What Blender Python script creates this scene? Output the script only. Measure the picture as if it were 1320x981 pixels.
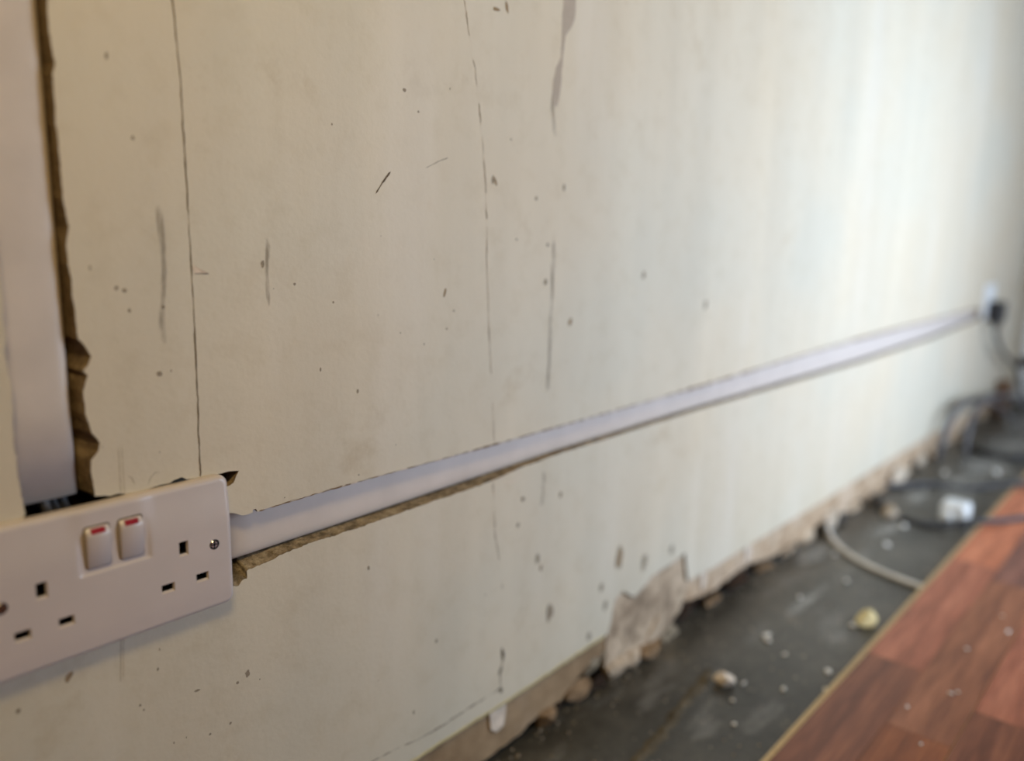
import bpy, bmesh, math, random
from mathutils import Vector, Matrix, noise
from mathutils.geometry import delaunay_2d_cdt

# ------------------------------------------------------------------ scene start
for o in list(bpy.data.objects): bpy.data.objects.remove(o)
scene = bpy.context.scene
C = scene.collection
rnd = random.Random(7)
MM = 0.001                       # all shapes below are written in millimetres

# camera: x runs along the wall, y into the wall, z up; origin = middle of the near double socket
F_PX, YAW, PITCH, ROLL = 1063.2, math.radians(48.99), math.radians(11.19), math.radians(1.26)
CAM = Vector((-187.6, -470.3, 206.6)) * MM
fwd = Vector((math.sin(YAW)*math.cos(PITCH), math.cos(YAW)*math.cos(PITCH), -math.sin(PITCH)))
rgt = Vector((math.cos(YAW), -math.sin(YAW), 0)); upv = rgt.cross(fwd)
r2 = rgt*math.cos(ROLL) + upv*math.sin(ROLL); u2 = upv*math.cos(ROLL) - rgt*math.sin(ROLL)
cd = bpy.data.cameras.new('camera'); cam = bpy.data.objects.new('camera', cd); C.objects.link(cam)
cam.matrix_world = Matrix(((r2.x, u2.x, -fwd.x, CAM.x), (r2.y, u2.y, -fwd.y, CAM.y), (r2.z, u2.z, -fwd.z, CAM.z), (0, 0, 0, 1)))
cd.sensor_width = 36.0; cd.lens = 36.0*F_PX/1320.0; cd.clip_start = 0.01; cd.clip_end = 60
cd.dof.use_dof = True; cd.dof.focus_distance = 0.565; cd.dof.aperture_fstop = 2.2
scene.camera = cam

# world: dim sky outside the room
w = bpy.data.worlds.new('world'); scene.world = w; w.use_nodes = True
w.node_tree.nodes['Background'].inputs[0].default_value = (0.75, 0.85, 1.0, 1)
w.node_tree.nodes['Background'].inputs[1].default_value = 1.0

def area_light(name, loc, target, sx, sy, power, color):
    l = bpy.data.lights.new(name, 'AREA'); l.shape = 'RECTANGLE'; l.size = sx; l.size_y = sy
    l.energy = power; l.color = color
    o = bpy.data.objects.new(name, l); C.objects.link(o); o.location = loc
    o.rotation_euler = (Vector(target)-Vector(loc)).to_track_quat('-Z', 'Y').to_euler()
    return o
# daylight entering by the large window of the wall behind the photographer, further along the room
area_light('window_daylight', (1.38, -1.2, 0.25), (1.38, 0, 0.25), 1.0, 1.0, 17, (0.64, 0.78, 1.0)).data.spread = math.radians(128)   # spread narrowed to keep daylight off the left of the wall
# warm pendant lamp of the room
area_light('pendant_lamp_light', (-0.25, -0.55, 1.05), (0.15, 0, 0.55), 0.34, 0.34, 8.6, (1.0, 0.74, 0.35))

vs = scene.view_settings
vs.view_transform = 'Standard'; vs.look = 'None'; vs.gamma = 1; vs.use_curve_mapping = False
vs.exposure = 0.07

# ------------------------------------------------------------------ materials
def lin(c):
    return tuple(((v/255)/12.92 if v/255 <= 0.04045 else (((v/255)+0.055)/1.055)**2.4) for v in c) + (1,)
def nodemat(name):
    m = bpy.data.materials.new(name); m.use_nodes = True
    nt = m.node_tree; b = nt.nodes['Principled BSDF']
    return m, nt, b
def N(nt, t, **kw):
    n = nt.nodes.new(t)
    for k, v in kw.items():
        if k in n.inputs.keys(): n.inputs[k].default_value = v
        else: setattr(n, k, v)
    return n
def coords(nt, scale=(1, 1, 1), kind='Object'):
    tc = N(nt, 'ShaderNodeTexCoord'); mp = N(nt, 'ShaderNodeMapping'); mp.inputs['Scale'].default_value = scale
    nt.links.new(tc.outputs[kind], mp.inputs['Vector']); return mp.outputs['Vector']
def noise_ramp(nt, vec, scale, stops, detail=4, rough=0.55):
    n = N(nt, 'ShaderNodeTexNoise', Scale=scale, Detail=detail, Roughness=rough); nt.links.new(vec, n.inputs['Vector'])
    r = N(nt, 'ShaderNodeValToRGB'); e = r.color_ramp.elements
    while len(e) < len(stops): e.new(0.5)
    for el, (p, c) in zip(e, stops): el.position = p; el.color = c if len(c) == 4 else lin(c)
    nt.links.new(n.outputs['Fac'], r.inputs['Fac']); return n, r
def mixc(nt, a, b, fac=None, mode='MIX', f=0.5):
    m = N(nt, 'ShaderNodeMix', data_type='RGBA', blend_type=mode); m.inputs[0].default_value = f
    nt.links.new(a, m.inputs[6]); nt.links.new(b, m.inputs[7])
    if fac is not None: nt.links.new(fac, m.inputs[0])
    return m.outputs[2]
def bump(nt, b, src, strength, dist):
    bp = N(nt, 'ShaderNodeBump', Strength=strength, Distance=dist)
    nt.links.new(src, bp.inputs['Height']); nt.links.new(bp.outputs['Normal'], b.inputs['Normal'])
W1 = (1, 1, 1, 1); K0 = (0, 0, 0, 1)

def plain(name, c, rough=0.5, metal=0.0, vary=0.06, scale=60, bmp=0.0):
    m, nt, b = nodemat(name); v = coords(nt)
    c0 = tuple(max(0, x*(1-vary)) for x in c); c1 = tuple(min(255, x*(1+vary)) for x in c)
    n, r = noise_ramp(nt, v, scale, [(0.3, c0), (0.7, c1)])
    nt.links.new(r.outputs['Color'], b.inputs['Base Color'])
    b.inputs['Roughness'].default_value = rough; b.inputs['Metallic'].default_value = metal
    if bmp: bump(nt, b, n.outputs['Fac'], bmp, 0.001)
    return m

def paint_material():
    m, nt, b = nodemat('cream_wall_paint')
    v = coords(nt)
    _, big = noise_ramp(nt, v, 3.2, [(0.32, (219, 205, 178)), (0.5, (219, 208, 184)), (0.68, (214, 207, 186))], 2)
    vs_ = coords(nt, (1.0, 1.0, 0.12))
    _, streak = noise_ramp(nt, vs_, 16, [(0.3, (240, 240, 240)), (0.7, (255, 255, 255))], 3, 0.5)
    c = mixc(nt, big.outputs['Color'], streak.outputs['Color'], mode='MULTIPLY', f=0.7)
    _, mott = noise_ramp(nt, v, 38, [(0.25, (240, 236, 228)), (0.5, (255, 255, 255))], 6, 0.65)
    c = mixc(nt, c, mott.outputs['Color'], mode='MULTIPLY', f=0.55)
    _, dirt = noise_ramp(nt, v, 9, [(0.60, W1), (0.78, lin((214, 200, 178)))], 8, 0.7)
    c = mixc(nt, c, dirt.outputs['Color'], mode='MULTIPLY', f=0.6)
    vp = coords(nt, (1.0, 1.0, 0.16)); _, pale = noise_ramp(nt, vp, 7, [(0.56, K0), (0.68, (0.3, 0.3, 0.3, 1))], 4, 0.6)
    pl_ = N(nt, 'ShaderNodeRGB'); pl_.outputs[0].default_value = lin((230, 222, 206))
    c = mixc(nt, c, pl_.outputs[0], fac=pale.outputs['Color'])
    # sparse dark specks
    vor = N(nt, 'ShaderNodeTexVoronoi', Scale=34.0); nt.links.new(v, vor.inputs['Vector'])
    lt = N(nt, 'ShaderNodeMath', operation='LESS_THAN'); lt.inputs[1].default_value = 0.032
    nt.links.new(vor.outputs['Distance'], lt.inputs[0])
    sep = N(nt, 'ShaderNodeSeparateColor'); nt.links.new(vor.outputs['Color'], sep.inputs[0])
    g2 = N(nt, 'ShaderNodeMath', operation='GREATER_THAN'); g2.inputs[1].default_value = 0.72; nt.links.new(sep.outputs[0], g2.inputs[0])
    mu = N(nt, 'ShaderNodeMath', operation='MULTIPLY'); nt.links.new(lt.outputs[0], mu.inputs[0]); nt.links.new(g2.outputs[0], mu.inputs[1])
    mu2 = N(nt, 'ShaderNodeMath', operation='MULTIPLY'); mu2.inputs[1].default_value = 0.22; nt.links.new(mu.outputs[0], mu2.inputs[0])
    dk = N(nt, 'ShaderNodeRGB'); dk.outputs[0].default_value = lin((120, 104, 84))
    c = mixc(nt, c, dk.outputs[0], fac=mu2.outputs[0])
    nt.links.new(c, b.inputs['Base Color'])
    b.inputs['Roughness'].default_value = 0.55; b.inputs['Specular IOR Level'].default_value = 0.3
    fine, _ = noise_ramp(nt, v, 260, [(0, K0), (1, W1)], 4)
    mid, _ = noise_ramp(nt, v, 14, [(0, K0), (1, W1)], 4)
    ad = N(nt, 'ShaderNodeMath', operation='MULTIPLY_ADD'); ad.inputs[1].default_value = 5.0
    nt.links.new(mid.outputs['Fac'], ad.inputs[0]); nt.links.new(fine.outputs['Fac'], ad.inputs[2])
    bump(nt, b, ad.outputs[0], 0.22, 0.0008)
    return m

def rough_material(name, stops, scale=35, bumpd=0.004, rough=0.95):
    m, nt, b = nodemat(name); v = coords(nt)
    n, r = noise_ramp(nt, v, scale, stops, 8, 0.7)
    n2, r2_ = noise_ramp(nt, v, scale*5, [(0.25, (190, 185, 180)), (0.65, (255, 255, 255))], 4)
    c = mixc(nt, r.outputs['Color'], r2_.outputs['Color'], mode='MULTIPLY', f=0.7)
    nt.links.new(c, b.inputs['Base Color']); b.inputs['Roughness'].default_value = rough
    b.inputs['Specular IOR Level'].default_value = 0.15
    bump(nt, b, n.outputs['Fac'], 0.7, bumpd)
    return m

def floor_material():
    m, nt, b = nodemat('dark_screed'); v = coords(nt)
    n, r = noise_ramp(nt, v, 5.5, [(0.28, (40, 37, 31)), (0.42, (68, 65, 57)), (0.58, (92, 88, 78)), (0.74, (132, 118, 96))], 7, 0.68)
    v2 = coords(nt, (0.6, 1.6, 1)); n2, r2_ = noise_ramp(nt, v2, 13, [(0.54, K0), (0.70, (0.6, 0.6, 0.6, 1))], 5, 0.6)
    pal = N(nt, 'ShaderNodeRGB'); pal.outputs[0].default_value = lin((150, 148, 142))
    c = mixc(nt, r.outputs['Color'], pal.outputs[0], fac=r2_.outputs['Color'])
    n3, r3 = noise_ramp(nt, v, 90, [(0.3, (205, 205, 205)), (0.7, (255, 255, 255))], 4)
    c = mixc(nt, c, r3.outputs['Color'], mode='MULTIPLY', f=0.8)
    nt.links.new(c, b.inputs['Base Color']); b.inputs['Roughness'].default_value = 0.36
    bump(nt, b, n3.outputs['Fac'], 0.25, 0.0015)
    return m

def wood_material(name, dark, mid, light):
    m, nt, b = nodemat(name); v = coords(nt, (1.0, 9.0, 9.0))
    n, r = noise_ramp(nt, v, 4.5, [(0.30, dark), (0.5, mid), (0.70, light)], 6, 0.62)
    v2 = coords(nt, (2.0, 60.0, 60.0)); n2, r2_ = noise_ramp(nt, v2, 8, [(0.3, (196, 186, 180)), (0.6, (255, 255, 255))], 3)
    c = mixc(nt, r.outputs['Color'], r2_.outputs['Color'], mode='MULTIPLY', f=0.8)
    nt.links.new(c, b.inputs['Base Color']); b.inputs['Roughness'].default_value = 0.42
    b.inputs['Specular IOR Level'].default_value = 0.45
    return m

def mark_material(name, col, nscale=90, thr=0.5, strength=1.0, zs=0.35):
    """flat wear mark: cover fades with the vertex attribute 'soft' and breaks up with noise"""
    m, nt, b = nodemat(name); v = coords(nt, (1, 1, zs))
    b.inputs['Base Color'].default_value = lin(col); b.inputs['Roughness'].default_value = 0.85
    b.inputs['Specular IOR Level'].default_value = 0.1
    n = N(nt, 'ShaderNodeTexNoise', Scale=nscale, Detail=5.0, Roughness=0.65); nt.links.new(v, n.inputs['Vector'])
    at = N(nt, 'ShaderNodeAttribute', attribute_name='soft')
    ad = N(nt, 'ShaderNodeMath', operation='ADD'); nt.links.new(at.outputs['Fac'], ad.inputs[0]); nt.links.new(n.outputs['Fac'], ad.inputs[1])
    mr = N(nt, 'ShaderNodeMapRange'); mr.inputs['From Min'].default_value = thr+0.32; mr.inputs['From Max'].default_value = thr+0.75
    mr.inputs['To Max'].default_value = strength
    nt.links.new(ad.outputs[0], mr.inputs['Value']); nt.links.new(mr.outputs['Result'], b.inputs['Alpha'])
    return m

M = {}
M['paint'] = paint_material()
M['raw'] = rough_material('raw_plaster', [(0.3, (112, 94, 74)), (0.5, (148, 128, 102)), (0.7, (176, 156, 128))], 60)
M['dirty'] = rough_material('dirty_raw_plaster', [(0.34, (84, 75, 62)), (0.48, (146, 131, 108)), (0.66, (194, 178, 150))], 110, 0.003)
M['scar'] = rough_material('old_skirting_bed', [(0.3, (150, 124, 94)), (0.55, (170, 144, 112)), (0.75, (188, 164, 136))], 9, 0.002)
M['scarpink'] = rough_material('pinkish_skirting_bed', [(0.3, (168, 138, 106)), (0.5, (200, 174, 144)), (0.75, (220, 200, 176))], 12, 0.004)
M['pink'] = rough_material('pink_undercoat_plaster', [(0.30, (112, 100, 86)), (0.40, (164, 144, 120)), (0.54, (206, 184, 156)), (0.72, (222, 205, 180))], 14, 0.006)
M['brick'] = rough_material('dark_masonry', [(0.3, (34, 26, 20)), (0.6, (62, 46, 34)), (0.8, (96, 70, 50))], 20, 0.006)
M['tan'] = rough_material('tan_rubble', [(0.3, (122, 98, 72)), (0.6, (160, 132, 100)), (0.8, (190, 164, 132))], 50)
M['greyrub'] = rough_material('grey_rubble', [(0.3, (62, 58, 54)), (0.6, (112, 106, 98)), (0.8, (150, 144, 136))], 50)
M['palerub'] = rough_material('pale_rubble', [(0.3, (190, 172, 148)), (0.6, (216, 200, 178)), (0.8, (230, 218, 200))], 50)
M['yellowrub'] = plain('yellow_foam', (232, 216, 164), 0.9, vary=0.1, scale=120, bmp=0.4)
M['floor'] = floor_material()
M['crumb'] = plain('white_plaster_crumb', (240, 236, 226), 0.9, vary=0.04, scale=200, bmp=0.3)
M['pvc'] = plain('white_pvc', (212, 201, 190), 0.38, vary=0.025, scale=30)
M['plate'] = plain('white_moulded_plastic', (208, 197, 190), 0.30, vary=0.012, scale=30)
M['red'] = plain('red_indicator', (150, 12, 34), 0.4)
M['black'] = plain('black_void', (9, 8, 7), 0.9)
M['blackplastic'] = plain('black_plastic', (30, 30, 32), 0.45)
M['darkcable'] = plain('dark_grey_cable', (58, 59, 62), 0.55)
M['greycable'] = plain('grey_cable', (98, 96, 96), 0.5)
M['whitecable'] = plain('off_white_cable', (236, 233, 226), 0.5)
M['chrome'] = plain('bright_screw_metal', (206, 206, 204), 0.22, 1.0, vary=0.05)
M['steel'] = plain('galvanised_box', (88, 84, 78), 0.5, 0.8)
M['hdf'] = plain('tan_board_core', (216, 196, 160), 0.8, vary=0.08, scale=200, bmp=0.2)
M['wall'] = plain('emulsion_wall', (134, 112, 88), 0.8, vary=0.03, scale=6)
M['ceil'] = plain('tan_ceiling', (150, 132, 108), 0.9, vary=0.02, scale=5)  # unseen ceiling, toned dark to cut bounced light
M['white'] = plain('white_gloss_paint', (232, 234, 232), 0.35, vary=0.02)
M['beige'] = plain('beige_frame', (196, 186, 166), 0.5)
M['copper'] = plain('brown_timber', (104, 74, 48), 0.7, vary=0.2, scale=40)
M['crack'] = plain('crack_dark', (104, 90, 72), 0.95, vary=0.2, scale=300)
M['pencil'] = plain('pencil_line', (146, 133, 114), 0.9, vary=0.25, scale=400)
M['edge_shade'] = plain('edge_shade_brown', (124, 100, 72), 0.95, vary=0.2, scale=400)  # raw broken edge plus the shade under the lip, as one dark colour
M['filler'] = plain('filler', (216, 200, 180), 0.9, vary=0.08, scale=90, bmp=0.2)
M['lip'] = plain('yellowed_paint_edge', (222, 204, 150), 0.6, vary=0.08, scale=60)
M['smear_grey'] = mark_material('grey_scuff', (132, 122, 110), 170, 0.60, 0.7, 0.22)
M['smear_cool'] = mark_material('bare_grey_patch', (158, 150, 142), 60, 0.18, 0.95)
M['smear_pale'] = mark_material('pale_filler_streak', (238, 232, 216), 22, 0.40, 0.45, 0.2)
M['smear_brown'] = mark_material('brown_scuff', (160, 136, 104), 120, 0.35, 0.7)
M['spot_dark'] = mark_material('dark_knock', (138, 120, 98), 160, 0.24, 0.5)
WOOD = {
 'dark': wood_material('laminate_dark', (96, 54, 38), (132, 80, 56), (164, 104, 74)),
 'brown': wood_material('laminate_brown', (110, 60, 32), (146, 84, 48), (174, 106, 64)),
 'mid': wood_material('laminate_mid', (114, 68, 48), (154, 98, 68), (182, 120, 86)),
 'orange': wood_material('laminate_orange', (132, 78, 54), (176, 106, 78), (202, 130, 98)),
 'salmon': wood_material('laminate_salmon', (158, 92, 62), (208, 126, 88), (226, 146, 106)),
 'plum': wood_material('laminate_plum', (98, 62, 52), (134, 88, 72), (162, 108, 88)),
}

# ------------------------------------------------------------------ helpers
def new_mesh(name, verts, faces, mats, parent=None, smooth=False, midx=None, soft=None):
    me = bpy.data.meshes.new(name)
    me.from_pydata([(x*MM, y*MM, z*MM) for x, y, z in verts], [], faces)
    for m in (mats if isinstance(mats, (list, tuple)) else [mats]): me.materials.append(m)
    if midx: me.polygons.foreach_set('material_index', midx)
    if smooth: me.polygons.foreach_set('use_smooth', [True]*len(me.polygons))
    if soft is not None:
        a = me.attributes.new('soft', 'FLOAT', 'POINT'); a.data.foreach_set('value', soft)
    me.update()
    o = bpy.data.objects.new(name, me); C.objects.link(o)
    if parent: o.parent = parent
    return o
def from_bm(name, bm, mat, parent=None, smooth=False):
    bmesh.ops.recalc_face_normals(bm, faces=bm.faces)
    me = bpy.data.meshes.new(name); bm.to_mesh(me); bm.free()
    me.materials.append(mat)
    if smooth: me.polygons.foreach_set('use_smooth', [True]*len(me.polygons))
    o = bpy.data.objects.new(name, me); C.objects.link(o)
    if parent: o.parent = parent
    return o
def box(name, lo, hi, mat, parent=None, bev=0, seg=2):
    bm = bmesh.new(); bmesh.ops.create_cube(bm, size=1)
    for v in bm.verts:
        v.co = Vector([(lo[i]+hi[i])/2 + v.co[i]*(hi[i]-lo[i]) for i in range(3)])*MM
    if bev: bmesh.ops.bevel(bm, geom=bm.edges[:], offset=bev*MM, segments=seg, affect='EDGES', profile=0.5)
    return from_bm(name, bm, mat, parent, smooth=False)
def thing(name, loc, label, cat, group=None):
    o = bpy.data.objects.new(name, None); C.objects.link(o); o.location = Vector(loc)*MM
    o.empty_display_size = 0.02; tag(o, label, cat, group); return o
def tag(o, label, cat, group=None, kind=None):
    o['label'] = label; o['category'] = cat
    if group: o['group'] = group
    if kind: o['kind'] = kind
    return o
def struct(o, label=None):
    o['kind'] = 'structure'
    if label: o['label'] = label
    return o
def adopt(parent):
    """re-base every direct child (built in world mm) onto the Empty's origin"""
    for c in parent.children: c.matrix_parent_inverse = Matrix.Translation(-parent.location)
def lerp_path(keys, x):
    if x <= keys[0][0]: return keys[0][1]
    for (a, b), (c, d) in zip(keys, keys[1:]):
        if x <= c: return b+(d-b)*(x-a)/(c-a)
    return keys[-1][1]
def catmull(pts, n=8):
    pts = [Vector(p) for p in pts]; P = [2*pts[0]-pts[1]]+pts+[2*pts[-1]-pts[-2]]; out = []
    for i in range(1, len(P)-2):
        a, b, c, d = P[i-1:i+3]
        for k in range(n):
            t = k/n
            out.append(0.5*((2*b)+(c-a)*t+(2*a-5*b+4*c-d)*t*t+(3*b-a-3*c+d)*t**3))
    out.append(pts[-1]); return out
def tube(name, pts, rad, mat, parent=None, n=8, seg=10):
    path = catmull(pts, n); V = []; Fc = []; prev = None
    for i, q in enumerate(path):
        t = (path[min(i+1, len(path)-1)]-path[max(i-1, 0)]).normalized()
        if prev is None: prev = t.orthogonal().normalized()
        a = (prev-t*prev.dot(t)).normalized(); b = t.cross(a); prev = a
        for k in range(seg):
            an = 2*math.pi*k/seg; V.append(tuple(q+(a*math.cos(an)+b*math.sin(an))*rad))
    for i in range(len(path)-1):
        for k in range(seg):
            k2 = (k+1) % seg
            Fc.append((i*seg+k, i*seg+k2, (i+1)*seg+k2, (i+1)*seg+k))
    Fc.append(tuple(range(seg))[::-1]); Fc.append(tuple(range((len(path)-1)*seg, len(path)*seg)))
    return new_mesh(name, V, Fc, mat, parent, True)
def ragged(keys, step, amp, seed, fine=0.5):
    """points along a polyline (2-D) every 'step' mm with noise at right angles"""
    out = []
    for (a, b) in zip(keys, keys[1:]):
        A = Vector(a); B = Vector(b); L = (B-A).length
        st = step(0.5*(a[0]+b[0])) if callable(step) else step
        n = max(1, int(L/st)); nrm = Vector((-(B-A).y, (B-A).x))/max(L, 1e-6)
        for k in range(n):
            q = A.lerp(B, k/n)
            e = noise.noise(Vector((q.x*0.11, q.y*0.11, seed)))*amp + noise.noise(Vector((q.x*0.5, q.y*0.5, seed+9)))*amp*fine
            out.append(q+nrm*e)
    out.append(Vector(keys[-1])); return out
def cdt_fill(pts):
    n = len(pts); r = delaunay_2d_cdt([Vector(p) for p in pts], [], [list(range(n))], 1, 1e-6)
    return r[0], r[2]
def slab(name, front, y0, y1, mats, parent=None, back=None, side_idx=None):
    """plate with outline 'front' at depth y0 whose sides run to outline 'back' at depth y1"""
    back = back or front
    vv, ff = cdt_fill(front)
    V = [(p[0], y0, p[1]) for p in vv]; Fc = [tuple(f) for f in ff]; mi = [0]*len(Fc)
    # orient front faces towards -y
    Fo = []
    for f in Fc:
        a, b, c = (Vector(V[i]) for i in f[:3])
        Fo.append(f if (b-a).cross(c-a).y < 0 else f[::-1])
    Fc = Fo
    s = len(V); n = len(front)
    V += [(p[0], y0, p[1]) for p in front] + [(p[0], y1, p[1]) for p in back]
    area = sum(front[i][0]*front[(i+1) % n][1]-front[(i+1) % n][0]*front[i][1] for i in range(n))
    for i in range(n):
        j = (i+1) % n
        q = (s+i, s+n+i, s+n+j, s+j)
        Fc.append(q if area > 0 else q[::-1]); mi.append(side_idx[i] if side_idx else (1 if isinstance(mats, list) and len(mats) > 1 else 0))
    o = new_mesh(name, V, Fc, mats, parent, False, mi)
    o.data.polygons.foreach_set('use_smooth', [m in (1, 3) and len(mi) > 200 for m in mi])
    return o

FLOOR = -312.0; CEIL = 2080.0; XL, XR, YB = -1600.0, 2615.0, -1250.0

# ------------------------------------------------------------------ the setting
wall_back = struct(box('wall_back', (XL, 26, FLOOR-40), (XR, 140, CEIL), M['brick']), 'cream painted plaster wall with chased channels')
floor_o = struct(box('floor', (XL, YB, FLOOR-40), (XR+60, 26, FLOOR), M['floor']), 'dark grey screed floor')
struct(box('ceiling', (XL, YB, CEIL), (XR+60, 140, CEIL+40), M['ceil']))
struct(box('wall_left', (XL-60, YB, FLOOR-40), (XL, 140, CEIL+40), M['wall']))
struct(box('wall_right', (XR+60, YB, FLOOR-40), (XR+120, 140, CEIL+40), M['wall']))
# wall behind the photographer, four pieces round its window
wf = struct(box('wall_front', (XL, YB-80, FLOOR-40), (900, YB, CEIL+40), M['wall']))
for lo, hi in (((2000, YB-80, FLOOR-40), (XR+60, YB, CEIL+40)), ((900, YB-80, FLOOR-40), (2000, YB, -300)), ((900, YB-80, 800), (2000, YB, CEIL+40))):
    box('wall_section', lo, hi, M['wall'], wf)
win = struct(box('window_1', (900, YB-70, -300), (950, YB-10, 800), M['white'], bev=4))
for lo, hi in (((1950, YB-70, -300), (2000, YB-10, 800)), ((950, YB-70, -300), (1950, YB-10, -250)), ((950, YB-70, 750), (1950, YB-10, 800)), ((1430, YB-70, -250), (1470, YB-10, 750))):
    box('window_frame', lo, hi, M['white'], win, bev=4)

M['glass'], _nt, _b = nodemat('window_glass'); _b.inputs['Transmission Weight'].default_value = 1.0; _b.inputs['Roughness'].default_value = 0.0; _b.inputs['Base Color'].default_value = (0.95, 0.98, 1, 1)
for x0, x1 in ((950, 1430), (1470, 1950)): box('pane', (x0, YB-44, -250), (x1, YB-38, 750), M['glass'], win)
# --- plaster coat with the two channels and the socket opening cut into it
vR = [(-9.2, 330), (-9.2, 308.7), (-9.9, 296.5), (-9.1, 284.8), (-8.0, 278.2), (-9.6, 273.5), (-9.9, 260.2), (-9.9, 244.8), (-9.6, 228.5), (-9.6, 209.1),
      (-7.8, 196.3), (-10.0, 187), (-8.6, 158.9), (-8.0, 136.9), (-4.3, 131.8), (-1.8, 125.9), (-4.3, 120.8), (-6.5, 118.6), (-4.1, 116.0), (-7.4, 106.7),
      (-6.8, 93.7), (-5.0, 83.6), (-0.4, 76.9), (-1.6, 72.1), (-6.0, 67.2), (-6.9, 60.9), (-5.6, 46.5)]
vL = [(-43, 40), (-41.8, 46), (-42.9, 63.1), (-44.0, 80.1), (-42.9, 103.0), (-42.9, 119.1), (-43.6, 136.6), (-42.6, 162.4), (-43.4, 260), (-43, 330)]
hT = [(80.6, 13.4), (84.1, 11.2), (88.3, 9.7), (92.9, 10.3), (93.6, 12.6), (96.2, 12.2), (96.9, 9.8), (108.1, 10.1), (137.7, 10.7), (173.0, 11.0),
      (334.3, 10.0), (724, 10.6), (1074, 15.5), (1430, 15.5), (2120, 9)]
hB = [(2120, -17), (1700, -27), (1265, -27), (960, -22.5), (700, -18.0), (424, -17.2), (366.8, -19.0), (352.9, -20.5), (308.3, -23.4), (262, -23.6), (172.3, -25.2), (149.3, -24.8),
      (136.6, -24.2), (120.5, -25.6), (111.1, -26.4), (105.6, -27.8), (92.4, -28.6), (87.5, -29.2), (86.9, -34.8), (83.4, -34.8), (80.7, -37.9), (77.2, -36.6)]
skirt = [(-600, -250), (0, -250), (234.8, -250.5), (272.7, -249.0), (327.2, -249.9), (355.7, -249.4), (414.9, -248.1), (480.9, -246), (524.5, -245.3), (530, -232), (536.8, -209.0), (551.6, -204),
         (575.5, -219.9), (596.5, -214.5), (612.5, -206), (647.7, -204.7), (679.2, -203), (690.5, -200), (696, -222), (702.9, -242), (771.6, -246), (913.9, -246), (1164.7, -250), (1352.7, -249), (1889.2, -255), (XR, -258)]
stp = lambda x: 1.4 if x < 380 else (4 if x < 900 else 14)
trunk_bot = [(60, -22.8), (180, -21.4), (320, -19), (430, -17.8), (650, -18), (960, -21), (1300, -25), (1700, -25), (2130, -15)]

front, back, sidx = [], [], []
def add(fp, bp, s):
    front.append(tuple(fp)); back.append(tuple(bp)); sidx.append(s)
add((XL, CEIL), (XL, CEIL), 1); add((XL, -250), (XL, -250), 1)
skirt_edge = ragged(skirt, lambda x: 6 if x < 900 else 18, 1.3, 3.0)
for q in skirt_edge: add(q, (q.x, q.y+1.5) if not 526 < q.x < 704 else (q.x, q.y-10), 2 if not 526 < q.x < 704 else 1)
add((XR, CEIL), (XR, CEIL), 1)
add((-9.2, CEIL), (-9.2, CEIL), 1)
for q in ragged([(-9.2, 2060), (-9.2, 330)], 12, 0.8, 5.0): add(q, (min(q.x, -9.4), q.y), 1)
for q in ragged(vR, 1.2, 0.5, 6.0, 0.9): add(q, (-9.8+0.25*(q.x+9.8), q.y), 1)
for q in ragged([(-5.6, 46.2), (3, 44.2), (7, 44.6), (13, 42.6), (38, 43.6), (41, 45.2), (46, 45.6), (49, 43.4), (71, 42.2)], 1.2, 0.5, 7.0): add(q, (q.x, q.y+1), 1)
for q in ragged([(72.4, 42.0), (78, 42.4), (85, 41.3), (83, 38.6), (80.4, 33.9), (77.0, 32.4), (71, 32)], 1.0, 0.5, 8.0): add(q, (q.x-2, q.y+0.5), 1)
for q in ragged([(70.5, 32), (70.5, 16), (75.5, 14.6)], 2, 0.3, 8.5): add(q, q, 1)
for q in ragged(hT, stp, 0.75, 9.0, 0.9): add(q, (q.x, q.y+2.0), 1)
add((2126, 9), (2126, 9), 1); add((2126, -16), (2126, -16), 1)
for q in ragged(hB, stp, 0.8, 10.0, 0.9): add(q, (q.x, max(q.y+0.2, lerp_path(trunk_bot, q.x)-0.6)), 3)
for q in ragged([(76, -37.2), (70, -38), (-68, -38), (-68, 38), (-43.5, 38.4)], 3, 0.3, 11): add(q, q, 1)
for q in ragged(vL, 1.4, 0.9, 12.0, 0.9): add(q, (q.x-1.2, q.y), 1)
for q in ragged([(-43, 332), (-43, 2060)], 12, 0.8, 13.0): add(q, (q.x-1, q.y), 1)
add((-43, CEIL), (-43, CEIL), 1)
plaster = slab('plaster_coat', front, 0, 22, [M['paint'], M['raw'], M['lip'], M['dirty']], wall_back, back, sidx)

# --- bed left by the removed skirting: raw strip and the broken patch, set back from the paint
scar_bot = [(-600, -300), (100, -306), (329.5, -303), (382.8, -302), (410.5, -294), (449.3, -295), (471.8, -284), (505, -270), (528, -274)]
top = [(530, -225), (-600, -225)]
slab('skirting_bed', [tuple(q) for q in ragged(scar_bot, 7, 3, 21.0)]+top, 5, 25, [M['scar'], M['raw']], wall_back)
patch = [(528, -290), (560, -301), (604, -304), (650, -297), (690, -284), (706, -262)]
slab('broken_plaster_patch', [tuple(q) for q in ragged(patch, 5, 4, 22.0)]+[(716, -190), (528, -190)], 3.5, 25, [M['pink'], M['raw']], wall_back)
scar2 = [(704, -272), (728, -278), (786.6, -286), (840, -282), (886.0, -279.6), (930, -288), (959.2, -293.9), (1020, -296), (1096.3, -299), (1161.6, -294), (1230, -302), (1313.9, -306), (1394.0, -301), (1588.6, -308), (1687.4, -299.1), (1933.9, -299.7), (2300, -302), (XR, -304)]
slab('skirting_bed', [tuple(q) for q in ragged(scar2, lambda x: 8 if x < 1200 else 16, 4, 23.0)]+[(XR, -225), (704, -225)], 5, 25, [M['scarpink'], M['raw']], wall_back)

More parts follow.
